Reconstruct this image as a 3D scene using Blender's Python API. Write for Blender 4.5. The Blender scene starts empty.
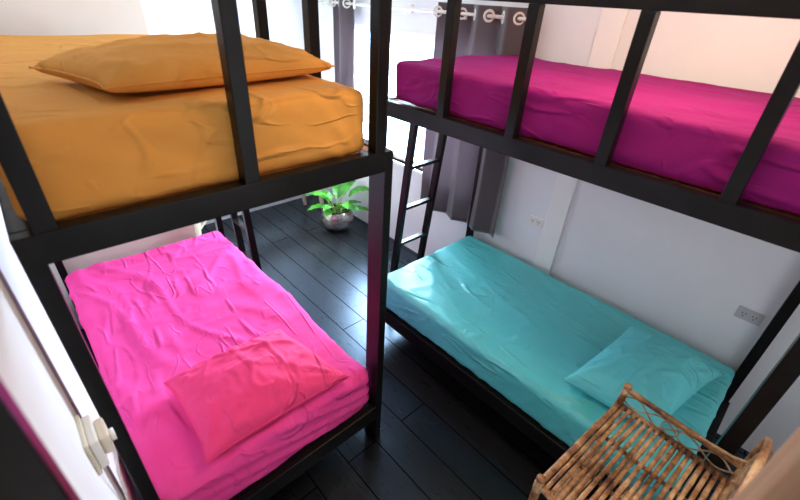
import bpy, bmesh, math, random
from mathutils import Vector, Matrix, noise
random.seed(7)
SC = bpy.context.scene
COL = SC.collection
V = Vector

# ------------------------------------------------------------------ helpers
def link(name, bm, mat, parent=None, smooth=False, loc=None):
    me = bpy.data.meshes.new(name)
    bmesh.ops.recalc_face_normals(bm, faces=bm.faces[:])
    bm.to_mesh(me); bm.free()
    if smooth:
        for p in me.polygons: p.use_smooth = True
    me.materials.append(mat)
    o = bpy.data.objects.new(name, me); COL.objects.link(o)
    if loc is not None: o.location = loc
    if parent: o.parent = parent
    return o
def tag(o, label, cat, group=None):
    o['label'] = label; o['category'] = cat
    if group: o['group'] = group
    return o
def thing(name, label, cat, loc=(0,0,0), rz=0, group=None):
    o = bpy.data.objects.new(name, None); COL.objects.link(o)
    o.location = loc; o.rotation_euler = (0,0,rz); o.empty_display_size = .1
    return tag(o, label, cat, group)
def struct(name, bm, mat, smooth=False, parent=None):
    o = link(name, bm, mat, parent, smooth)
    if not parent: o['kind'] = 'structure'
    return o
def box(bm, a, b, bev=0.0, M=None):
    a = V(a); b = V(b)
    r = bmesh.ops.create_cube(bm, size=1)
    vs = r['verts']
    for v in vs:
        v.co = V([(a[i]+b[i])/2 + v.co[i]*abs(b[i]-a[i]) for i in range(3)])
    if bev > 0:
        es = list({e for v in vs for e in v.link_edges})
        rr = bmesh.ops.bevel(bm, geom=es, offset=bev, segments=2, affect='EDGES', profile=.6)
        vs = rr['verts']
    if M is not None:
        for v in vs: v.co = M @ v.co
    return vs
def B(a, b, bev=0.0):
    bm = bmesh.new(); box(bm, a, b, bev); return bm
def beam(bm, p, q, w, d, bev=.003, up=(0,0,1)):
    """rectangular bar from p to q, section w (across) x d"""
    p = V(p); q = V(q); ax = (q-p); L = ax.length; ax.normalize()
    s = V(up).cross(ax)
    if s.length < 1e-4: s = V((1,0,0))
    s.normalize(); t = ax.cross(s)
    M = Matrix((s, t, ax)).transposed().to_4x4(); M.translation = p
    box(bm, (-w/2, -d/2, 0), (w/2, d/2, L), bev, M)
def tube(bm, pts, rad, seg=8, cap=True, wob=0.0):
    pts = [V(p) for p in pts]
    n = len(pts)
    if not isinstance(rad, (list, tuple)): rad = [rad]*n
    rings = []; prev = None
    for i, p in enumerate(pts):
        t = (pts[min(i+1, n-1)] - pts[max(i-1, 0)]).normalized()
        if prev is None:
            s = t.cross(V((0,0,1)))
            if s.length < .05: s = t.cross(V((1,0,0)))
        else:
            s = prev - t*prev.dot(t)
        s.normalize(); prev = s
        u = t.cross(s)
        rings.append([bm.verts.new(p + (s*math.cos(a)+u*math.sin(a))*rad[i]) for a in [2*math.pi*k/seg for k in range(seg)]])
    for i in range(n-1):
        for k in range(seg):
            bm.faces.new((rings[i][k], rings[i][(k+1)%seg], rings[i+1][(k+1)%seg], rings[i+1][k]))
    if cap:
        bm.faces.new(rings[0][::-1]); bm.faces.new(rings[-1])
def lathe(bm, prof, seg=40, c=(0,0,0)):
    rings = []
    for r, z in prof:
        rings.append([bm.verts.new((c[0]+r*math.cos(2*math.pi*k/seg), c[1]+r*math.sin(2*math.pi*k/seg), c[2]+z)) for k in range(seg)])
    for i in range(len(prof)-1):
        for k in range(seg):
            bm.faces.new((rings[i][k], rings[i][(k+1)%seg], rings[i+1][(k+1)%seg], rings[i+1][k]))
    return rings
def quad_grid(bm, f, nu, nv):
    g = [[bm.verts.new(f(i/nu, j/nv)) for j in range(nv+1)] for i in range(nu+1)]
    for i in range(nu):
        for j in range(nv):
            bm.faces.new((g[i][j], g[i+1][j], g[i+1][j+1], g[i][j+1]))
    return g
def N(x, y, z=0.): return noise.noise(V((x, y, z)))
def ridge(x, y, s=0., k=2.5): return max(0., 1-abs(N(x, y, s))*k)**2.2
def sstep(a, b, x):
    t = max(0., min(1., (x-a)/(b-a))); return t*t*(3-2*t)

# ------------------------------------------------------------------ materials
def mat(name): 
    m = bpy.data.materials.new(name); m.use_nodes = True
    nt = m.node_tree; b = nt.nodes['Principled BSDF']; return m, nt, b
def nd(nt, t, **kw):
    n = nt.nodes.new(t)
    for k, v in kw.items(): setattr(n, k, v)
    return n
def coords(nt, scale=(1,1,1), rot=(0,0,0)):
    tc = nd(nt, 'ShaderNodeTexCoord'); mp = nd(nt, 'ShaderNodeMapping')
    mp.inputs['Scale'].default_value = scale; mp.inputs['Rotation'].default_value = rot
    nt.links.new(tc.outputs['Object'], mp.inputs['Vector']); return mp.outputs['Vector']
def noise_n(nt, vec, sc, det=3, rough=.5):
    n = nd(nt, 'ShaderNodeTexNoise'); n.inputs['Scale'].default_value = sc
    n.inputs['Detail'].default_value = det; n.inputs['Roughness'].default_value = rough
    nt.links.new(vec, n.inputs['Vector']); return n.outputs['Fac']
def bump(nt, b, h, strength, dist=.01):
    n = nd(nt, 'ShaderNodeBump'); n.inputs['Strength'].default_value = strength; n.inputs['Distance'].default_value = dist
    nt.links.new(h, n.inputs['Height']); nt.links.new(n.outputs['Normal'], b.inputs['Normal'])
def mixc(nt, fac, c1, c2):
    n = nd(nt, 'ShaderNodeMix', data_type='RGBA')
    nt.links.new(fac, n.inputs['Factor'])
    n.inputs['A'].default_value = (*c1, 1); n.inputs['B'].default_value = (*c2, 1)
    return n.outputs['Result']
def ramp(nt, fac, p0, p1):
    n = nd(nt, 'ShaderNodeMapRange'); n.inputs['From Min'].default_value = p0; n.inputs['From Max'].default_value = p1
    nt.links.new(fac, n.inputs['Value']); return n.outputs['Result']

CR = [((1, .22, 1), .35, 3.4, .03, 1.0, .15), ((1, .25, 1), 1.2, 5.0, .035, .7, .2), ((1, .5, 1), 2.4, 9, .05, .3, .3)]
CRF = [((.35, 1, 1.6), .2, 4.0, .05, .8, .2), ((.5, 1, 1.4), .9, 7, .05, .5, .3)]
def fabric(name, c, c2=None, rough=.8, sheen=.2, cr=CR, spec=.25):
    m, nt, b = mat(name); c2 = c2 or tuple(x*.88 for x in c)
    v = coords(nt)
    f = noise_n(nt, v, 5, 4, .6)
    nt.links.new(mixc(nt, ramp(nt, f, .35, .65), c2, c), b.inputs['Base Color'])
    b.inputs['Roughness'].default_value = rough
    b.inputs['Specular IOR Level'].default_value = spec
    b.inputs['Sheen Weight'].default_value = sheen; b.inputs['Sheen Roughness'].default_value = .5
    b.inputs['Sheen Tint'].default_value = (*c, 1)
    w = noise_n(nt, v, 420, 2, .6)
    a = nd(nt, 'ShaderNodeMath', operation='MULTIPLY_ADD'); a.inputs[1].default_value = .05
    nt.links.new(w, a.inputs[0]); prev = a.inputs[2]
    # thin cloth creases: narrow ridges along the level line of stretched, warped noise
    for (sc, rt, frq, wd, amp, ds) in cr:
        n = nd(nt, 'ShaderNodeTexNoise'); n.inputs['Scale'].default_value = frq; n.inputs['Detail'].default_value = 1.2
        n.inputs['Distortion'].default_value = ds
        nt.links.new(coords(nt, sc, (0, 0, rt)), n.inputs['Vector'])
        d1 = nd(nt, 'ShaderNodeMath', operation='SUBTRACT'); d1.inputs[1].default_value = .5; nt.links.new(n.outputs['Fac'], d1.inputs[0])
        d2 = nd(nt, 'ShaderNodeMath', operation='ABSOLUTE'); nt.links.new(d1.outputs[0], d2.inputs[0])
        mr = nd(nt, 'ShaderNodeMapRange', interpolation_type='SMOOTHSTEP'); mr.inputs['From Min'].default_value = 0; mr.inputs['From Max'].default_value = wd
        mr.inputs['To Min'].default_value = amp; mr.inputs['To Max'].default_value = 0
        nt.links.new(d2.outputs[0], mr.inputs['Value'])
        ms = noise_n(nt, v, 3.1+frq*.3, 2)
        mk = nd(nt, 'ShaderNodeMath', operation='MULTIPLY'); nt.links.new(mr.outputs['Result'], mk.inputs[0]); nt.links.new(ramp(nt, ms, .45, .62), mk.inputs[1])
        ad_ = nd(nt, 'ShaderNodeMath', operation='ADD'); nt.links.new(mk.outputs[0], ad_.inputs[0])
        nt.links.new(ad_.outputs[0], prev); prev = ad_.inputs[1]
    prev.default_value = 0
    bump(nt, b, a.outputs[0], 1.0, .010)
    return m
M_orange = fabric('orange_cotton', (.76, .35, .075), (.71, .31, .06), cr=CRF+CR[:1])
M_purple = fabric('purple_cotton', (.27, .005, .15), (.24, .004, .13))
M_pink = fabric('pink_cotton', (.93, .075, .37), (.90, .06, .33))
M_pinkp = fabric('pink_pillow_cotton', (.95, .065, .25), (.93, .055, .23))
M_turq = fabric('turquoise_cotton', (.11, .64, .67), (.09, .61, .64), rough=.45, spec=.8)
M_turqp = fabric('turquoise_pillow_cotton', (.16, .70, .75), (.14, .67, .72))

def metal_black():
    m, nt, b = mat('black_painted_steel')
    v = coords(nt)
    f = noise_n(nt, v, 9, 5, .7)
    nt.links.new(mixc(nt, ramp(nt, f, .3, .7), (.003, .003, .0035), (.009, .008, .008)), b.inputs['Base Color'])
    r = nd(nt, 'ShaderNodeMapRange'); r.inputs['To Min'].default_value = .22; r.inputs['To Max'].default_value = .4
    nt.links.new(noise_n(nt, v, 22, 4, .6), r.inputs['Value']); nt.links.new(r.outputs['Result'], b.inputs['Roughness'])
    b.inputs['Specular IOR Level'].default_value = .22
    bump(nt, b, noise_n(nt, v, 60, 3), .08, .002)
    return m
M_blk = metal_black()
def wall_mat(name, c, sc=3):
    m, nt, b = mat(name); v = coords(nt)
    f = noise_n(nt, v, sc, 4, .6)
    nt.links.new(mixc(nt, ramp(nt, f, .3, .7), tuple(x*.96 for x in c), c), b.inputs['Base Color'])
    b.inputs['Roughness'].default_value = .75
    bump(nt, b, noise_n(nt, v, 130, 3), .08, .002)
    return m
M_wall = wall_mat('white_painted_plaster', (.79, .81, .84))
M_part = wall_mat('plaster_orange_bounce', (.80, .72, .64))  # tan of light bounced off the orange sheets, put into the wall colour
M_ceil = wall_mat('ceiling_paint', (.8, .79, .77))
M_white = wall_mat('white_gloss_paint', (.85, .85, .84)); 
def floor_mat():
    m, nt, b = mat('black_plank_floor')
    v = coords(nt, (1, 1, 1), (0, 0, math.pi/2))
    br = nd(nt, 'ShaderNodeTexBrick'); br.offset = .37; br.offset_frequency = 2
    nt.links.new(v, br.inputs['Vector'])
    br.inputs['Scale'].default_value = 1; br.inputs['Brick Width'].default_value = 2.4; br.inputs['Row Height'].default_value = .203
    br.inputs['Mortar Size'].default_value = .004; br.inputs['Mortar Smooth'].default_value = .1; br.inputs['Bias'].default_value = 0
    br.inputs['Color1'].default_value = (.006, .006, .0065, 1); br.inputs['Color2'].default_value = (.011, .0105, .0105, 1)
    br.inputs['Mortar'].default_value = (.002, .002, .002, 1)
    g = noise_n(nt, coords(nt, (14, 1, 1)), 6, 6, .7)
    mx = nd(nt, 'ShaderNodeMix', data_type='RGBA', blend_type='MULTIPLY'); mx.inputs['Factor'].default_value = .6
    nt.links.new(br.outputs['Color'], mx.inputs['A'])
    nt.links.new(mixc(nt, ramp(nt, g, .3, .7), (.55, .55, .55), (1.5, 1.45, 1.4)), mx.inputs['B'])
    nt.links.new(mx.outputs['Result'], b.inputs['Base Color'])
    r = nd(nt, 'ShaderNodeMapRange'); r.inputs['To Min'].default_value = .25; r.inputs['To Max'].default_value = .31; b.inputs['Specular Tint'].default_value = (.45, .70, 1, 1)  # blue of the window's reflection is put into the specular tint
    nt.links.new(g, r.inputs['Value']); nt.links.new(r.outputs['Result'], b.inputs['Roughness'])
    sp = nd(nt, 'ShaderNodeMapRange'); sp.inputs['To Min'].default_value = .8; sp.inputs['To Max'].default_value = 0
    nt.links.new(br.outputs['Fac'], sp.inputs['Value']); nt.links.new(sp.outputs['Result'], b.inputs['Specular IOR Level'])
    s = nd(nt, 'ShaderNodeMath', operation='MULTIPLY_ADD'); s.inputs[1].default_value = -1.5
    nt.links.new(br.outputs['Fac'], s.inputs[0]); nt.links.new(g, s.inputs[2])
    bump(nt, b, s.outputs[0], .12, .0015)
    return m
M_floor = floor_mat()
def rattan_mat(name, c1, c2, c3):
    m, nt, b = mat(name)
    v = coords(nt)
    f = noise_n(nt, v, 9, 4, .6); f2 = noise_n(nt, v, 50, 3, .6)
    col = nd(nt, 'ShaderNodeValToRGB'); e = col.color_ramp.elements
    e[0].position = .34; e[0].color = (*c1, 1); e[1].position = .68; e[1].color = (*c3, 1)
    x = e.new(.5); x.color = (*c2, 1)
    a = nd(nt, 'ShaderNodeMath', operation='MULTIPLY_ADD'); a.inputs[1].default_value = .4
    nt.links.new(f2, a.inputs[0]); s = nd(nt, 'ShaderNodeMath', operation='SUBTRACT'); s.inputs[1].default_value = .2
    nt.links.new(f, a.inputs[2]); nt.links.new(a.outputs[0], s.inputs[0]); nt.links.new(s.outputs[0], col.inputs['Fac'])
    nt.links.new(col.outputs['Color'], b.inputs['Base Color'])
    b.inputs['Roughness'].default_value = .38; b.inputs['Specular IOR Level'].default_value = .5
    bump(nt, b, f2, .3, .003)
    return m
M_rattan = rattan_mat('varnished_rattan', (.08, .028, .010), (.36, .175, .07), (.70, .46, .25))
M_rattan_d = rattan_mat('dark_rattan', (.07, .028, .010), (.24, .11, .04), (.46, .27, .11))
M_cane = rattan_mat('pale_cane', (.22, .12, .05), (.42, .27, .14), (.62, .46, .28))
def wood_mat(name, a, b_, axis=(30, 30, 1.5), rough=.5):
    m, nt, b = mat(name); f = noise_n(nt, coords(nt, axis), 1.2, 6, .65)
    nt.links.new(mixc(nt, ramp(nt, f, .3, .7), a, b_), b.inputs['Base Color']); b.inputs['Roughness'].default_value = rough
    bump(nt, b, f, .15, .003); return m
M_post = wood_mat('light_brown_wood', (.30, .15, .075), (.50, .30, .17))
M_pale = wood_mat('whitewashed_wood', (.62, .50, .38), (.80, .70, .58))
M_ply = wood_mat('varnished_plywood', (.26, .10, .03), (.5, .26, .10), (3, 20, 20), .4)
def curtain_mat():
    m, nt, b = mat('grey_brown_curtain'); v = coords(nt)
    f = noise_n(nt, v, 200, 2)
    nt.links.new(mixc(nt, f, (.085, .07, .078), (.125, .105, .112)), b.inputs['Base Color'])
    b.inputs['Roughness'].default_value = .75; b.inputs['Sheen Weight'].default_value = .3
    b.inputs['Transmission Weight'].default_value = 0
    bump(nt, b, f, .2, .002)
    tr = nd(nt, 'ShaderNodeBsdfTranslucent'); tr.inputs['Color'].default_value = (.32, .27, .30, 1)
    mx = nd(nt, 'ShaderNodeMixShader'); mx.inputs[0].default_value = .22
    out = nt.nodes['Material Output']
    nt.links.new(b.outputs[0], mx.inputs[1]); nt.links.new(tr.outputs[0], mx.inputs[2]); nt.links.new(mx.outputs[0], out.inputs['Surface'])
    return m
M_curt = curtain_mat()
def simple(name, c, rough=.4, metal=0., spec=.5, nz=.04):
    m, nt, b = mat(name); f = noise_n(nt, coords(nt), 30, 3)
    nt.links.new(mixc(nt, f, tuple(max(0, x*(1-nz)) for x in c), c), b.inputs['Base Color'])
    b.inputs['Roughness'].default_value = rough; b.inputs['Metallic'].default_value = metal; b.inputs['Specular IOR Level'].default_value = spec
    return m
M_chrome = simple('brushed_chrome', (.78, .78, .78), .25, 1.)
M_plastic = simple('white_plastic', (.80, .79, .75), .35)
M_cream = simple('aged_cream_plastic', (.74, .68, .56), .35)
M_grey = simple('grey_plastic', (.50, .51, .52), .4)
M_hole = simple('socket_slot_black', (.01, .01, .01), .6)
M_soil = simple('dark_soil', (.02, .013, .008), .95, nz=.6)
M_trunk = simple('mauve_cable_cover', (.38, .25, .33), .5)
def pot_mat():
    m, nt, b = mat('silvered_glaze'); f = noise_n(nt, coords(nt, (1, 1, 2)), 9, 5, .7)
    nt.links.new(mixc(nt, ramp(nt, f, .35, .65), (.16, .13, .10), (.62, .60, .56)), b.inputs['Base Color'])
    b.inputs['Metallic'].default_value = .75; b.inputs['Roughness'].default_value = .25; return m
M_pot = pot_mat()
def leaf_mat():
    m, nt, b = mat('glossy_green_leaf'); v = coords(nt)
    f = noise_n(nt, v, 12, 3)
    nt.links.new(mixc(nt, ramp(nt, f, .3, .7), (.012, .11, .012), (.07, .33, .02)), b.inputs['Base Color'])
    b.inputs['Roughness'].default_value = .35
    tr = nd(nt, 'ShaderNodeBsdfTranslucent'); tr.inputs['Color'].default_value = (.25, .75, .05, 1)
    mx = nd(nt, 'ShaderNodeMixShader'); mx.inputs[0].default_value = .12; out = nt.nodes['Material Output']
    nt.links.new(b.outputs[0], mx.inputs[1]); nt.links.new(tr.outputs[0], mx.inputs[2]); nt.links.new(mx.outputs[0], out.inputs['Surface'])
    return m
M_leaf = leaf_mat()
M_stem = simple('pale_green_stem', (.30, .42, .12), .5)
def glass_mat():
    m, nt, b = mat('window_glass'); out = nt.nodes['Material Output']
    g = nd(nt, 'ShaderNodeBsdfGlossy'); g.inputs['Roughness'].default_value = .02
    t = nd(nt, 'ShaderNodeBsdfTransparent'); t.inputs['Color'].default_value = (.96, .98, 1, 1)
    mx = nd(nt, 'ShaderNodeMixShader'); mx.inputs[0].default_value = .05
    nt.links.new(t.outputs[0], mx.inputs[1]); nt.links.new(g.outputs[0], mx.inputs[2])
    nt.links.new(mx.outputs[0], out.inputs['Surface']); return m
M_glass = glass_mat()

# ------------------------------------------------------------------ room shell
XL, XR, YN, YF, H = -1.105, 1.665, -2.3, 3.18, 2.75
struct('floor', B((XL-.15, YN-.15, -.12), (XR+.2, YF+.15, 0)), M_floor)
struct('ceiling', B((XL-.15, YN-.15, H), (XR+.2, YF+.15, H+.12)), M_ceil)
struct('wall_left', B((XL-.15, YN-.15, 0), (XL, YF+.15, H)), M_wall)
struct('wall_back', B((XL, YN-.15, 0), (XR, YN, H)), M_wall)
struct('wall_far', B((XL, YF, 0), (XR, YF+.15, H)), M_wall)
struct('wall_partition', B((XL, 2.12, 0), (-.155, YF, H)), M_part)
WY0, WY1, WZ0, WZ1 = .80, 2.62, .87, 1.99
bm = bmesh.new()
box(bm, (XR, YN-.15, 0), (XR+.18, WY0, H)); box(bm, (XR, WY1, 0), (XR+.18, YF+.15, H))
box(bm, (XR, WY0, 0), (XR+.18, WY1, WZ0)); box(bm, (XR, WY0, WZ1), (XR+.18, WY1, H))
struct('wall_right', bm, M_wall)
struct('trim_1', B((XR-.022, -.05, 0), (XR, .09, H), .004), M_white)          # shallow pilaster on the right wall
# window
bm = bmesh.new()
fx0, fx1 = XR+.05, XR+.10
for a, b in [((fx0, WY0, WZ0), (fx1, WY1, WZ0+.05)), ((fx0, WY0, WZ1-.05), (fx1, WY1, WZ1)),
             ((fx0, WY0, WZ0), (fx1, WY0+.05, WZ1)), ((fx0, WY1-.05, WZ0), (fx1, WY1, WZ1)),
             ((fx0, 1.97, WZ0), (fx1, 2.01, WZ1))]:
    box(bm, a, b, .004)
wf = struct('window_1', bm, M_white)
link('window_pane', B((XR+.072, WY0+.04, WZ0+.04), (XR+.078, 1.98, WZ1-.04)), M_glass, wf)
link('window_pane', B((XR+.072, 2.00, WZ0+.04), (XR+.078, WY1-.04, WZ1-.04)), M_glass, wf)
link('window_sill', B((XR-.02, WY0-.02, WZ0-.03), (XR+.06, WY1+.02, WZ0), .004), M_white, wf)
bm = bmesh.new()
tube(bm, [(XR+.04, 1.55, 1.02), (XR+.015, 1.555, 1.025), (XR+.0, 1.59, 1.03), (XR+.0, 1.68, 1.05)], .008)
link('window_handle', bm, M_grey, wf, True)

# ------------------------------------------------------------------ bunk beds
ZB, ZT = 1.669, 1.7475      # upper frame
LB, LT = .21, .314          # lower frame
GZ = 2.236                  # underside of top guard rail
def bunk(name, label, legs, x0, x1, y0, y1, end_guards, side_guards, side_x, legsec, gtop, up_off=0.):
    t = thing(name, label, 'bunk bed', ((x0+x1)/2, (y0+y1)/2, 0))
    off = V(t.location)
    def add(n, bm, m=M_blk):
        for v in bm.verts: v.co -= off
        return link(n, bm, m, t)
    zt = ZT+up_off; zb = ZB+up_off
    for (lx, ly, wx, wy) in legs:
        add('leg', B((lx, ly, 0), (lx+wx, ly+wy, zt-.002), .003))
    w = .045
    for nme, lo, hi in (('upper', zb, zt), ('lower', LB, LT)):
        e = .035
        add(nme+'_end_rail', B((x0+e, y0, lo), (x1-e, y0+w, hi), .004))
        add(nme+'_end_rail', B((x0+e, y1-w, lo), (x1-e, y1, hi), .004))
        add(nme+'_side_rail', B((x0, y0+e, lo), (x0+w, y1-e, hi), .004))
        add(nme+'_side_rail', B((x1-w, y0+e, lo), (x1, y1-e, hi), .004))
    for n_, z in (('upper_deck', zt-.020), ('lower_deck', LT-.0115)):
        bm = bmesh.new()
        box(bm, (x0+w*.6, y0+w*.6, z), (x1-w*.6, y1-w*.6, z+.014))
        add(n_, bm, M_ply if n_ == 'upper_deck' else M_blk)
    for (gx, gy) in end_guards + side_guards:
        add('guard_post', B((gx, gy, zt-.002), (gx+.045, gy+.045, gtop), .003))
    return t, add
# left bed
lg = [(-1.062, 0, .042, .06), (-.010, 0, .040, .095), (-1.062, 2.02, .042, .05), (-.010, 2.02, .045, .05)]
bedL, addL = bunk('bunk_bed', 'black steel bunk bed on the left with orange upper and pink lower mattress', lg, -1.062, .030, 0, 2.07,
     [(-1.02, .002), (-.540, .002), (-.055, .002)], [(-.045, .415), (-.045, .82), (-.045, 1.235)], -.03, .045, GZ)
addL('guard_rail', B((-1.02, .002, GZ), (-.012, .047, GZ+.05), .003))
addL('guard_rail', B((-.045, .047, GZ), (0, 1.28, GZ+.05), .003))
# right bed
RX0, RX1, RY0, RY1 = .555, 1.625, -1.32, .725
lg = [(RX0, RY1-.05, .045, .05), (RX1-.045, RY1-.06, .045, .05), (RX0, RY0, .05, .055), (RX1-.045, RY0+.01, .045, .05)]
bedR, addR = bunk('bunk_bed', 'black steel bunk bed on the right with purple upper and turquoise lower mattress', lg, RX0, RX1, RY0, RY1,
     [], [(RX0, y-.0225) for y in (.700, .254, -.144, -.542, -.945, -1.29)], RX0, .045, GZ)
addR('guard_rail', B((RX0, RY0, GZ), (RX0+.045, RY1, GZ+.05), .003))

# ladders
def ladder(label, base, top, sep, rungs, flip):
    t = thing('ladder', label, 'ladder', base)
    b = V(base)
    for s in (-.5, .5):
        bm = bmesh.new(); o = V(sep)*s
        beam(bm, o, V(top)-b+o, .05, .034, .003, up=V(sep))
        # hook over the bed frame
        link('side_rail', bm, M_blk, t)
    for z in rungs:
        p = (V(top)-b)*(z/(top[2]-base[2]))
        bm = bmesh.new(); L = V(sep)
        beam(bm, p-L*.47, p+L*.47, .04, .022, .002, up=(0,0,1))
        link('rung', bm, M_blk, t)
    return t
ladder('black ladder leaning on the far end of the turquoise bed, under the window', (1.06, .91, 0), (1.06, .748, 1.72), (.305, 0, 0), [.30, .61, .925, 1.245, 1.56], 0)
ladder('black ladder against the aisle side of the pink bed, far end', (.142, 1.815, 0), (.062, 1.815, 1.72), (0, .27, 0), [.30, .62, .94, 1.26, 1.58], 0)

# neighbouring frame post close to the camera, left
pst = thing('bed_post', 'black steel post against the left wall, nearest the viewer', 'post', (-1.082, -.67, 0))
link('upright', B((-.022, -.035, .012), (.022, .0, 2.4), .003), M_blk, pst)
link('foot_plate', B((-.022, -.055, 0), (.05, .02, .012), .002), M_blk, pst)
link('post_cap', B((-.0225, -.037, 2.4), (.023, .002, 2.41), .003), M_blk, pst)

# ------------------------------------------------------------------ mattresses
def mattress(name, label, a, b, m, disp, r=.055, step=.016, rot=0):
    a = V(a); b = V(b); c = (a+b)/2; h = (b-a)/2
    bm = bmesh.new()
    def face(ax, sgn):
        u, v = [i for i in range(3) if i != ax]
        nu = max(4, int(2*h[u]/step)); nv = max(4, int(2*h[v]/step))
        def f(s, t):
            q = V((0,0,0)); q[ax] = sgn*h[ax]; q[u] = (2*s-1)*h[u]; q[v] = (2*t-1)*h[v]
            inn = V([max(-(h[i]-r), min(h[i]-r, q[i])) for i in range(3)])
            d = q-inn; d.normalize()
            p = inn + d*r
            return p + d*disp(p+c, d, (p[0]/h[0], p[1]/h[1], p[2]/h[2]))
        quad_grid(bm, f, nu, nv)
    for ax in range(3):
        face(ax, 1)
        if ax == 2: pass
        face(ax, -1)
    bmesh.ops.remove_doubles(bm, verts=bm.verts[:], dist=.0008)
    base = V((0,0,h[2]))
    for v in bm.verts: v.co += base
    o = link(name, bm, m, None, True, loc=(c[0], c[1], a[2]))
    return tag(o, label, 'mattress')
def stretch(p, ang, sa, sb):
    c, s = math.cos(ang), math.sin(ang)
    u = p[0]*c + p[1]*s; v = -p[0]*s + p[1]*c
    return u*sa, v*sb
def crease(u, v, s, w=.09):
    """thin raised fold: narrow ridge where smooth noise crosses zero"""
    n = N(u, v, s)
    return math.exp(-(n/w)**2)
def d_pink(p, n, q):
    d = .004*N(p[0]*2.5, p[1]*2.5, p[2]*3)
    if n[2] > .3:
        wx = N(p[0]*1.6+3, p[1]*1.6)*.5
        m = sstep(-.15, .25, N(p[0]*1.8, p[1]*1.8, 9)+.05)
        u, v = stretch(p, math.radians(108), .9, 4.2)
        d += .012*crease(u+wx, v+wx, 1, .09)*m
        u, v = stretch(p, math.radians(80), .8, 5.5)
        d += .010*crease(u, v+wx, 5, .09)*sstep(.4, 1.0, p[1])
        u, v = stretch(p, math.radians(165), 1.2, 6)
        d += .006*crease(u+wx, v, 15, .08)*(1-m*.5)
        d += .003*crease(p[0]*4+wx*3, p[1]*5, 11, .09)
        cx, cy = p[0]+.98, p[1]-1.90; an = math.atan2(cy, cx); rr = math.hypot(cx, cy)
        d += .006*max(0, math.sin(an*20+N(rr*3, 1)*2))*math.exp(-rr*3)*min(1, rr*6)
    if n[1] < -.3:
        w = N(p[0]*1.2, p[2]*3, 2)*.05
        ang = (p[2]-.45)+.20*p[0]+w
        f = math.sin(ang*80 + 2*N(p[0]*1.5, p[2]*3))
        d += .013*max(0, f)**1.3*(.4+.6*sstep(-1, 0, p[0])) + .003*crease(p[0]*2, p[2]*16+p[0]*3, 4)
    if n[0] > .3: d += .004*crease(p[1]*5, p[2]*4, 3, .12)
    return d
def d_turq(p, n, q):
    d = .003*N(p[0]*2.5, p[1]*2.5, p[2]*3)
    if n[2] > .3:
        w = N(p[0]*2.2, p[1]*2.2, 5)*.6
        m = sstep(-.2, .2, N(p[0]*2, p[1]*2, 20))
        d += .0035*crease(p[0]*2.5+w, p[1]*2.5+w, 2, .06)
        d += .0025*crease(p[0]*6+w, p[1]*6-w, 7, .08)*m
        u, v = stretch(p, math.radians(60), 1.0, 5); d += .0035*crease(u+w, v, 8, .07)*(1-m)
    elif abs(n[0]) > .3:
        d += .004*crease(p[1]*4+p[2]*5, p[2]*2, 3, .08)+.003*crease(p[1]*9-p[2]*9, p[2]*3, 6, .08)
    else: d += .004*crease(p[0]*6, p[2]*4, 3)
    return d
def d_purp(p, n, q):
    d = .005*N(p[0]*2.5, p[1]*2.5, p[2]*3)
    if n[2] > .3:
        u, v = stretch(p, math.radians(97), .7, 5.5); w = N(p[0]*2, p[1]*2, 4)
        d += .007*crease(u+w*.4, v+w*.5, 3, .13) + .003*crease(p[0]*4, p[1]*3, 12, .1)
    else:
        u = (p[1]*5+p[2]*5) if abs(n[0]) > .3 else p[0]*6
        d += .003*crease(u, p[2]*4, 6, .1) + .003*crease(p[1]*2.5+p[2]*6, p[2]*7-p[1]*3, 16, .1)
        if q[2] < 0: d -= .010*(q[2]**2)
    return d
def d_oran(p, n, q):
    d = .004*N(p[0]*2.5, p[1]*2.5, p[2]*3)
    if n[1] < -.2 :
        for cx, k, amp in ((-.10, 15, .007), (-1.02, 11, .004)):
            dx, dz = p[0]-cx, p[2]-1.70
            an = math.atan2(dz, abs(dx)+.02); rr = math.hypot(dx, dz)
            d += amp*max(0, math.sin(an*k+N(rr*2, 3)*1.5))*math.exp(-rr*1.8)
        d += .005*crease(p[0]*1.2+p[2]*3, p[2]*6+p[0]*2.2, 6, .14)
        d += .002*crease(p[0]*5+p[2]*5, p[2]*4, 16, .1)
    elif n[2] > .3: d += .003*crease(p[0]*2, p[1]*4, 3)
    else: d += .004*crease(p[1]*7, p[2]*5, 3)
    return d
mattress('mattress', 'mattress in a bright pink fitted sheet on the lower left bunk', (-1.045, .030, .318), (-.03, 1.94, .592), M_pink, d_pink)
mattress('mattress', 'mattress in an orange fitted sheet on the upper left bunk', (-1.03, .048, 1.742), (-.062, 1.93, 1.962), M_orange, d_oran, r=.04)
mattress('mattress', 'mattress in a turquoise fitted sheet on the lower right bunk', (RX0+.018, -1.262, .318), (RX1-.03, .685, .552), M_turq, d_turq, r=.04)
mattress('mattress', 'mattress in a purple fitted sheet on the upper right bunk', (RX0+.048, -1.26, 1.742), (RX1-.01, .640, 1.945), M_purple, d_purp, r=.025)

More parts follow.
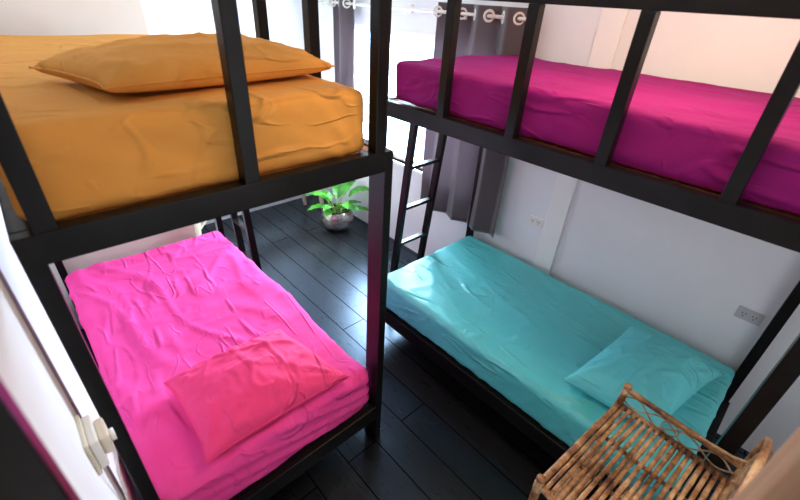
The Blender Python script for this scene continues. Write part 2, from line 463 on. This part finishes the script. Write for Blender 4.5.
# ------------------------------------------------------------------ pillows
def pillow(label, corners, base_z, T, m, seed=0, wr=.010, flop=.0):
    """corners: four xy points, counter-clockwise"""
    cs = [V((x, y, 0)) for x, y in corners]; c = sum(cs, V((0,0,0)))/4
    n = 56; bm = bmesh.new()
    def pt(s, t, side):
        u, v = 2*s-1, 2*t-1
        # pinched outline
        uu = u*(1-.075*(1-abs(v)**3)*abs(u)**2); vv = v*(1-.085*(1-abs(u)**3)*abs(v)**2)
        S, Tt = (uu+1)/2, (vv+1)/2
        p = cs[0]*(1-S)*(1-Tt)+cs[1]*S*(1-Tt)+cs[2]*S*Tt+cs[3]*(1-S)*Tt - c
        e = max(0., (1-u*u))**.55*max(0., (1-v*v))**.55
        mid = T*.25 + flop*u
        if side > 0:
            z = mid + T*.72*e**.85
            rim = 1-e
            a = math.atan2(v, u)
            z += wr*e**.4*(crease(u*.9+seed, v*1.7+u*.5, seed, .12)*.8 + crease(u*2.4, v*1.6+seed, seed+3, .10)*.5 + crease(u*4, v*4, seed+7, .12)*.25)
            # corner gathers
            for cu, cv in ((1,1),(1,-1),(-1,1),(-1,-1)):
                du, dv = cu-u, cv-v; rr = math.hypot(du, dv)
                an = math.atan2(abs(dv), abs(du)+1e-4)
                z += wr*.8*math.sin(an*14+seed+cu*2+cv)*math.exp(-rr*2.4)*min(1, rr*4)*e**.35
        else:
            z = mid - T*.34*e**.45
        return V((p[0], p[1], z))
    g1 = quad_grid(bm, lambda s, t: pt(s, t, 1), n, n)
    g2 = quad_grid(bm, lambda s, t: pt(s, t, -1), n, n)
    bmesh.ops.remove_doubles(bm, verts=bm.verts[:], dist=.0006)
    mn = min(v.co.z for v in bm.verts)
    for v in bm.verts: v.co.z -= mn
    o = link('pillow', bm, m, None, True, loc=(c[0], c[1], base_z))
    tag(o, label, 'pillow')
    # stitched rim
    bm = bmesh.new(); pts = []
    for k in range(n+1): pts.append(pt(k/n, 0, 1))
    for k in range(1, n+1): pts.append(pt(1, k/n, 1))
    for k in range(1, n+1): pts.append(pt(1-k/n, 1, 1))
    for k in range(1, n): pts.append(pt(0, 1-k/n, 1))
    pts.append(pts[0])
    tube(bm, [p-V((0, 0, mn)) for p in pts], .0028, 5, False)
    link('seam', bm, m, o, True)
    return o
pillow('hot pink pillow lying on the pink mattress', [(-.85, .035), (-.165, .02), (-.255, .53), (-.845, .545)], .594, .17, M_pinkp, 1, .016)
pillow('orange pillow lying on the orange upper mattress', [(-.79, .15), (-.05, .25), (-.10, .63), (-.89, .53)], 1.963, .118, M_orange, 5, .010)
pillow('turquoise pillow lying on the turquoise mattress', [(.70, -1.095), (1.39, -1.21), (1.36, -.72), (.67, -.66)], .553, .18, M_turqp, 9, .014)

# ------------------------------------------------------------------ curtains & rod
RZ, RX = 2.155, XR-.085
rod = thing('curtain_rod', 'white metal curtain rod above the bright window', 'curtain rod', (RX, 1.62, RZ))
bm = bmesh.new(); tube(bm, [(0, -1.13, 0), (0, 1.22, 0)], .011, 12); link('pole', bm, M_plastic, rod, True)
for s in (-1.14, 1.24):
    bm = bmesh.new(); bmesh.ops.create_uvsphere(bm, u_segments=16, v_segments=10, radius=.022)
    for v in bm.verts: v.co.y += s
    link('finial', bm, M_plastic, rod, True)
for s in (-.62, .0, 1.16):
    bm = bmesh.new(); box(bm, (.055, s-.015, -.03), (.084, s+.015, .03), .003); tube(bm, [(.06, s, 0), (.0, s, 0)], .007)
    box(bm, (-.012, s-.004, -.035), (.012, s+.004, -.012), .002)
    link('bracket', bm, M_plastic, rod)
def curtain(label, y0, y1, z0, z1, nf, amp, seed):
    t = thing('curtain', label, 'curtain', (RX, (y0+y1)/2, RZ), group='grey curtains on the rod')
    del t['group']
    W = y1-y0; yc = (y0+y1)/2
    bm = bmesh.new()
    def f(s, tt):
        z = z1+(z0-z1)*tt
        ph = s*nf*2*math.pi
        spread = 1+.03*tt
        a = amp*(1-.25*tt)*(1+.3*N(s*3, seed, tt))
        x = a*math.sin(ph+.9*N(s*2, tt*1.2, seed)*tt) + .010*N(s*6, tt*3, seed+4)
        y = y0+W*s + .010*math.sin(2*ph)*(.6+.4*tt) + .02*N(s*2, tt*2, seed+9)*tt
        y = yc+(y-yc)*spread
        return V((x, y-yc, z-RZ))
    quad_grid(bm, f, int(nf*40), 40)
    o = link('fabric', bm, M_curt, t, True)
    sm = o.modifiers.new('thick', 'SOLIDIFY'); sm.thickness = .003
    # eyelets threaded by the rod at each crossing
    for k in range(int(nf*2)+1):
        s = (k+.5*0)/(nf*2)+.25/(nf)*0+1/(nf*4)*0
        s = (k+.0)/(nf*2)
        y = W*(s-.5)
        bm = bmesh.new(); R_, r_ = .031, .0085
        ring = []
        d = 1 if k % 2 == 0 else -1
        ax = V((d*.7, .7, 0)).normalized()*1.0
        cv = V((0, y, 0)); e1 = V((0, 0, 1)); e2 = V((d*.66, -.75, 0)).normalized() if False else ax
        nrm = e1.cross(e2)
        prev = None; rings = []
        for i in range(24):
            a = 2*math.pi*i/24; rd = e1*math.cos(a)+e2*math.sin(a); cc = cv+rd*R_
            rings.append([bm.verts.new(cc+(rd*math.cos(b)+nrm*math.sin(b))*r_) for b in [2*math.pi*j/8 for j in range(8)]])
        for i in range(24):
            for j in range(8):
                bm.faces.new((rings[i][j], rings[i][(j+1)%8], rings[(i+1)%24][(j+1)%8], rings[(i+1)%24][j]))
        link('eyelet', bm, M_plastic, t, True)
    return t
curtain('gathered grey-brown eyelet curtain on the near side of the window, behind the bunk', 0.455, 1.27, .62, 2.215, 3.5, .046, 3)
curtain('gathered grey eyelet curtain on the far side of the window, by the far wall', 2.27, 2.60, .62, 2.215, 1.5, .045, 8)

# ------------------------------------------------------------------ wall sockets
def socket(label, y, z, xw, face, m, w=.118, h=.072):
    t = thing('wall_socket', label, 'socket', (xw, y, z), 0)
    s = face
    link('face_plate', B((0, -w/2, -h/2), (s*.009, w/2, h/2), .003), m, t)
    for c in (-.024, .024):
        bm = bmesh.new(); box(bm, (s*.009, c-.019, -.022), (s*.0115, c+.019, .022), .002)
        g = link('outlet_module', bm, m, t)
        bm = bmesh.new()
        for dy, dz in ((-.008, .006), (.008, .006), (0, -.010)):
            box(bm, (s*.0113, c+dy-.0025, dz-.004), (s*.0122, c+dy+.0025, dz+.004))
        link('slot', bm, M_hole, g)
    return t
socket('white double wall socket beside the grey curtain, above the turquoise bed', .165, .863, XR, -1, M_plastic)
socket('grey double wall socket above the turquoise pillow', -1.175, .845, XR, -1, M_grey)
s3 = thing('wall_socket', 'cream wall socket box with adapter on the left wall, out of focus', 'socket', (XL, -.10, 1.19))
link('face_plate', B((0, -.06, -.06), (.010, .06, .06), .003), M_cream, s3)
link('housing', B((.010, -.052, -.052), (.030, .052, .052), .005), M_plastic, s3)
ad = thing('plug_adapter', 'cream plug adapter in the left wall socket', 'adapter', (XL+.030, -.10, 1.19))
bm = bmesh.new(); box(bm, (0, -.035, -.03), (.022, .04, .035), .006); link('body', bm, M_cream, ad)
bm = bmesh.new(); tube(bm, [(.022, -.01, .005), (.034, -.01, .005)], .017, 16); link('plug', bm, M_plastic, ad, True)
cb = bmesh.new(); tube(cb, [(XL+.045, -.10, 1.19), (XL+.045, -.10, 1.11), (XL+.03, -.09, 1.02), (XL+.012, -.03, .8), (XL+.012, -.02, .4), (XL+.012, -.03, .02)], .004, 8)
tag(link('power_cable', cb, M_plastic, None, True), 'white power cable hanging down the left wall', 'cable')
tr = struct('trim_2', B((XL, .028, 0), (XL+.006, .040, H), .002), M_trunk)

# ------------------------------------------------------------------ plant
pot = thing('potted_plant', 'leafy green plant in a round silvery bowl on the dark floor', 'plant', (1.33, 2.26, 0))
bm = bmesh.new()
lathe(bm, [(.001, 0), (.07, 0), (.085, .004), (.13, .03), (.165, .07), (.175, .11), (.168, .155), (.148, .190), (.140, .20), (.134, .195), (.140, .18), (.140, .15), (.001, .15)], 40)
[setattr(v.co, 'z', v.co.z*1.22) for v in bm.verts]; link('bowl', bm, M_pot, pot, True)
bm = bmesh.new(); quad_grid(bm, lambda s, t: V((.138*s*math.cos(t*2*math.pi), .138*s*math.sin(t*2*math.pi), .192+.012*N(s*8, t*9))), 6, 24); link('soil', bm, M_soil, pot)
def leaf(ang, lean, L, W, h0, droop, r0=.02):
    bm = bmesh.new(); d = V((math.cos(ang), math.sin(ang), 0)); side = V((-math.sin(ang), math.cos(ang), 0))
    st = []
    p = d*r0+V((0,0,.18)); v = (d*math.sin(lean)+V((0,0,1))*math.cos(lean))
    for i in range(7): st.append(p.copy()); p = p+v*h0/6; v = (v+d*.04).normalized()
    lb = link('leaf_stalk', (lambda b: (tube(b, st, [.006-.0005*i for i in range(7)], 6), b)[1])(bmesh.new()), M_stem, pot, True)
    base = st[-1]; pts = [base]; vv = v.copy()
    for i in range(12):
        vv = (vv + (d*.06 - V((0,0,1))*droop)*1.0).normalized(); pts.append(pts[-1]+vv*L/12)
    def f(s, t):
        i = min(11, int(s*12)); fr = s*12-i; c = pts[i].lerp(pts[i+1], fr)
        w = W*(math.sin(math.pi*min(1, s*.97+.03)**.75))**.8*(1 if s < .999 else 0)
        q = 2*t-1; tang = (pts[i+1]-pts[i]).normalized(); nr = side.cross(tang)
        return c + side*q*w + nr*(-abs(q)*w*.35 + .004*math.sin(s*26)*abs(q)) 
    quad_grid(bm, f, 20, 8)
    bmesh.ops.remove_doubles(bm, verts=bm.verts[:], dist=.0003)
    link('leaf', bm, M_leaf, pot, True)
D = math.radians
for a, ln, L, W, h, dr in [(D(-30), .45, .30, .075, .22, .10), (D(-48), 1.0, .30, .050, .10, .06), (D(140), .40, .26, .065, .17, .10), (D(165), .75, .24, .05, .12, .09),
                           (D(-100), .30, .22, .065, .12, .10), (D(50), .35, .26, .06, .16, .08), (D(-150), .7, .22, .055, .07, .07), (D(10), .25, .26, .06, .20, .08),
                           (D(110), .30, .22, .055, .14, .1), (D(-65), .60, .22, .06, .08, .09), (D(205), .45, .22, .055, .10, .08), (D(-125), .25, .18, .06, .05, .06), (D(-15), .75, .22, .05, .09, .08)]:
    leaf(a, ln, L, W, h, dr)

# ------------------------------------------------------------------ pale bench by the far wall
bn = thing('wooden_bench', 'pale wooden bench with turned legs behind the potted plant', 'bench', (.72, 2.86, 0))
link('seat', B((-.76, -.20, .40), (.75, .18, .44), .008), M_pale, bn)
def bleg(x, y, sx):
    bm = bmesh.new()
    tube(bm, [(x+sx*.02, y, 0), (x+sx*.012, y, .06), (x, y, .16), (x-sx*.008, y, .28), (x-sx*.02, y, .41)], [.019, .02, .024, .028, .034], 10)
    link('leg', bm, M_pale, bn, True)
for x, y, sx in ((.70, -.15, 1), (.62, .12, 1), (-.70, -.15, -1), (-.62, .12, -1)): bleg(x, y, sx)
for sx in (1, -1):
    bm = bmesh.new(); beam(bm, (sx*.70, -.15, .20), (sx*.50, -.14, .40), .03, .02); link('corner_brace', bm, M_pale, bn)
bm = bmesh.new(); beam(bm, (-.6, -.16, .37), (.63, -.16, .37), .02, .05); link('apron', bm, M_pale, bn)

# ------------------------------------------------------------------ rattan stand
ST = thing('rattan_shelf', 'brown rattan slatted stand with looped side beside the turquoise bed', 'rattan stand', (.505, -.940, 0), D(180-4.5))
# local: +x along the slats away from the bed, +y towards the viewer's right
SH, SL, SW = .838, .56, .41
def R(n, bm, m=M_rattan, par=None): return link(n, bm, m, par or ST, True)
def cane(bm, p, q, r, knots=3, bow=0., seg=8):
    p = V(p); q = V(q); n = 18; pts = []; rr = []
    ks = [random.uniform(.08, .92) for _ in range(knots)]
    bx = random.uniform(-1, 1)*bow; bz = random.uniform(-1, 1)*bow
    for i in range(n+1):
        t = i/n; pts.append(p.lerp(q, t)+V((bx*.3, bx, bz))*math.sin(math.pi*t))
        rr.append(r*(1+sum(.13*math.exp(-((t-k)*30)**2) for k in ks)))
    tube(bm, pts, rr, seg)
for (x, y, top) in ((0, 0, .945), (0, SW, .955), (SL, 0, .875), (SL, SW, .875)):
    bm = bmesh.new(); cane(bm, (x, y, 0), (x, y, top), .0135, 5); 
    R('leg', bm)
    bm = bmesh.new(); tube(bm, [(x, y, top-.006), (x, y, top+.004), (x, y, top+.010)], [.0155, .0165, .012], 10); R('finial', bm, M_rattan_d)
    for z in (SH, .45, .12):
        bm = bmesh.new()
        for k in range(4): tube(bm, [(x, y, z-.024+k*.009), (x, y, z-.017+k*.009)], .0172, 10)
        R('binding', bm, M_cane)
for zi, (z, nm) in enumerate(((SH, 'top_shelf'), (.45, 'middle_shelf'), (.12, 'bottom_shelf'))):
    bm = bmesh.new()
    cane(bm, (0, 0, z), (0, SW, z), .012, 3); cane(bm, (SL, 0, z), (SL, SW, z), .012, 3)
    cane(bm, (0, 0, z+.002), (SL, 0, z+.002), .0125, 4); cane(bm, (0, SW, z+.002), (SL, SW, z+.002), .0125, 4)
    for xx in (SL*.33, SL*.66): cane(bm, (xx, 0, z-.014), (xx, SW, z-.014), .008, 2)
    fr = R(nm, bm)
    ns = 17 if zi == 0 else 15
    for k in range(ns):
        y = .022+(SW-.044)*k/(ns-1)
        bm = bmesh.new(); cane(bm, (-.004, y, z+.008), (SL+.004, y+random.uniform(-.004, .004), z+.008), .0077, 4, .002)
        R('slat', bm, M_rattan, fr)
# gallery rail on the bed side with cane lattice
bm = bmesh.new(); cane(bm, (0, 0, .930), (0, SW-.01, .930), .0115, 4); R('gallery_rail', bm, M_rattan_d)
bm = bmesh.new()
for ph in (0, math.pi):
    pts = [(0+.004*math.cos(i/3), SW*i/60,   .886+.027*math.sin(i/60*math.pi*4.2+ph)) for i in range(61)]
    tube(bm, pts, .0032, 6)
tube(bm, [(0, SW*.45+.03*math.sin(a), .885+.03*math.cos(a)) for a in [i*math.pi/10 for i in range(21)]], .003, 6, False)
R('lattice', bm, M_cane)
# looped side panel (right hand side)
def loop(bm, x0, x1, z0, hgt, y, r, lean=0.):
    pts = []
    for i in range(41):
        a = math.pi*i/40; cx = (x0+x1)/2; rx = (x1-x0)/2
        pts.append((cx-rx*math.cos(a), y+lean*math.sin(a), z0+hgt*math.sin(a)**.8))
    tube(bm, pts, r, 8)
bm = bmesh.new()
loop(bm, .0, SL, .84, .40, SW-.004, .0095, -.012); loop(bm, .012, SL-.01, .84, .375, SW+.010, .008, -.012)
R('side_hoop', bm)
bm = bmesh.new()
for k in range(6):
    loop(bm, .03+k*.035, SL-.03-k*.035, .84, .34-k*.045, SW+.003*(k%2), .0055, -.01)
R('inner_hoops', bm, M_cane)
bm = bmesh.new()
cane(bm, (.015, SW, .86), (SL*.55, SW-.01, 1.14), .010, 3); cane(bm, (SL-.02, SW, .86), (SL*.45, SW-.01, 1.14), .009, 3)
R('diagonal_brace', bm)
bm = bmesh.new()
pts = [(0, SW*.62+.0*i, .935) for i in range(1)]+[(.0, SW*.75, .938), (.012, SW*.9, .955), (.03, SW*.98, .985), (.07, SW, 1.05)]
tube(bm, pts, .006, 8); R('curved_strut', bm, M_cane)

# ------------------------------------------------------------------ wooden post near viewer
wp = thing('wooden_post', 'light brown wooden post at the right, nearest the viewer', 'post', (-.40, -1.292, 0))
link('shaft', B((-.045, -.08, 0), (.045, .08, 2.75-.002), .006), M_post, wp)
link('base_block', B((-.055, -.09, 0), (.055, .09, .10), .006), M_post, wp)

# ------------------------------------------------------------------ light
w = bpy.data.worlds.new('daylight'); SC.world = w; w.use_nodes = True
bg = w.node_tree.nodes['Background']; bg.inputs[0].default_value = (.5, .76, 1, 1); bg.inputs[1].default_value = 10
def area(name, loc, rot, sx, sy, power, col, spread=None):
    l = bpy.data.lights.new(name, 'AREA'); l.shape = 'RECTANGLE'; l.size = sx; l.size_y = sy; l.energy = power; l.color = col
    if spread: l.spread = spread
    o = bpy.data.objects.new(name, l); COL.objects.link(o); o.location = loc; o.rotation_euler = rot; return o
area('window_daylight', (XR+.32, (WY0+WY1)/2, (WZ0+WZ1)/2+.1), (0, D(80), 0), 1.2, 1.9, 420, (.80, .90, 1.))
area('ceiling_lamp', (.62, -.6, H-.03), (0, 0, 0), .8, .8, 27, (1., .72, .44))
area('rear_fill_light', (-.1, YN+.08, 1.5), (D(90), 0, 0), 1.4, 1.6, 11, (.85, .93, 1.))  # added fill behind the camera, not an opening in the back wall

# ------------------------------------------------------------------ camera
yaw, pitch, roll, fpx = -.7798, -.5517, .0643, 409.86
f = V((-math.sin(yaw)*math.cos(pitch), math.cos(yaw)*math.cos(pitch), math.sin(pitch)))
r = V((math.cos(yaw), math.sin(yaw), 0)); u = r.cross(f)
r2 = r*math.cos(roll)+u*math.sin(roll); u2 = -r*math.sin(roll)+u*math.cos(roll)
cam = bpy.data.cameras.new('camera'); cam.sensor_width = 36; cam.lens = fpx/800*36; cam.clip_start = .02
co = bpy.data.objects.new('camera', cam); COL.objects.link(co)
M = Matrix((r2, u2, -f)).transposed().to_4x4(); M.translation = V((-.9806, -1.0881, 2.2285)); co.matrix_world = M
SC.camera = co
cam.dof.use_dof = True; cam.dof.focus_distance = 2.2; cam.dof.aperture_fstop = 2.4
SC.view_settings.view_transform = 'Standard'
SC.view_settings.look = 'None'
SC.view_settings.exposure = 0.0
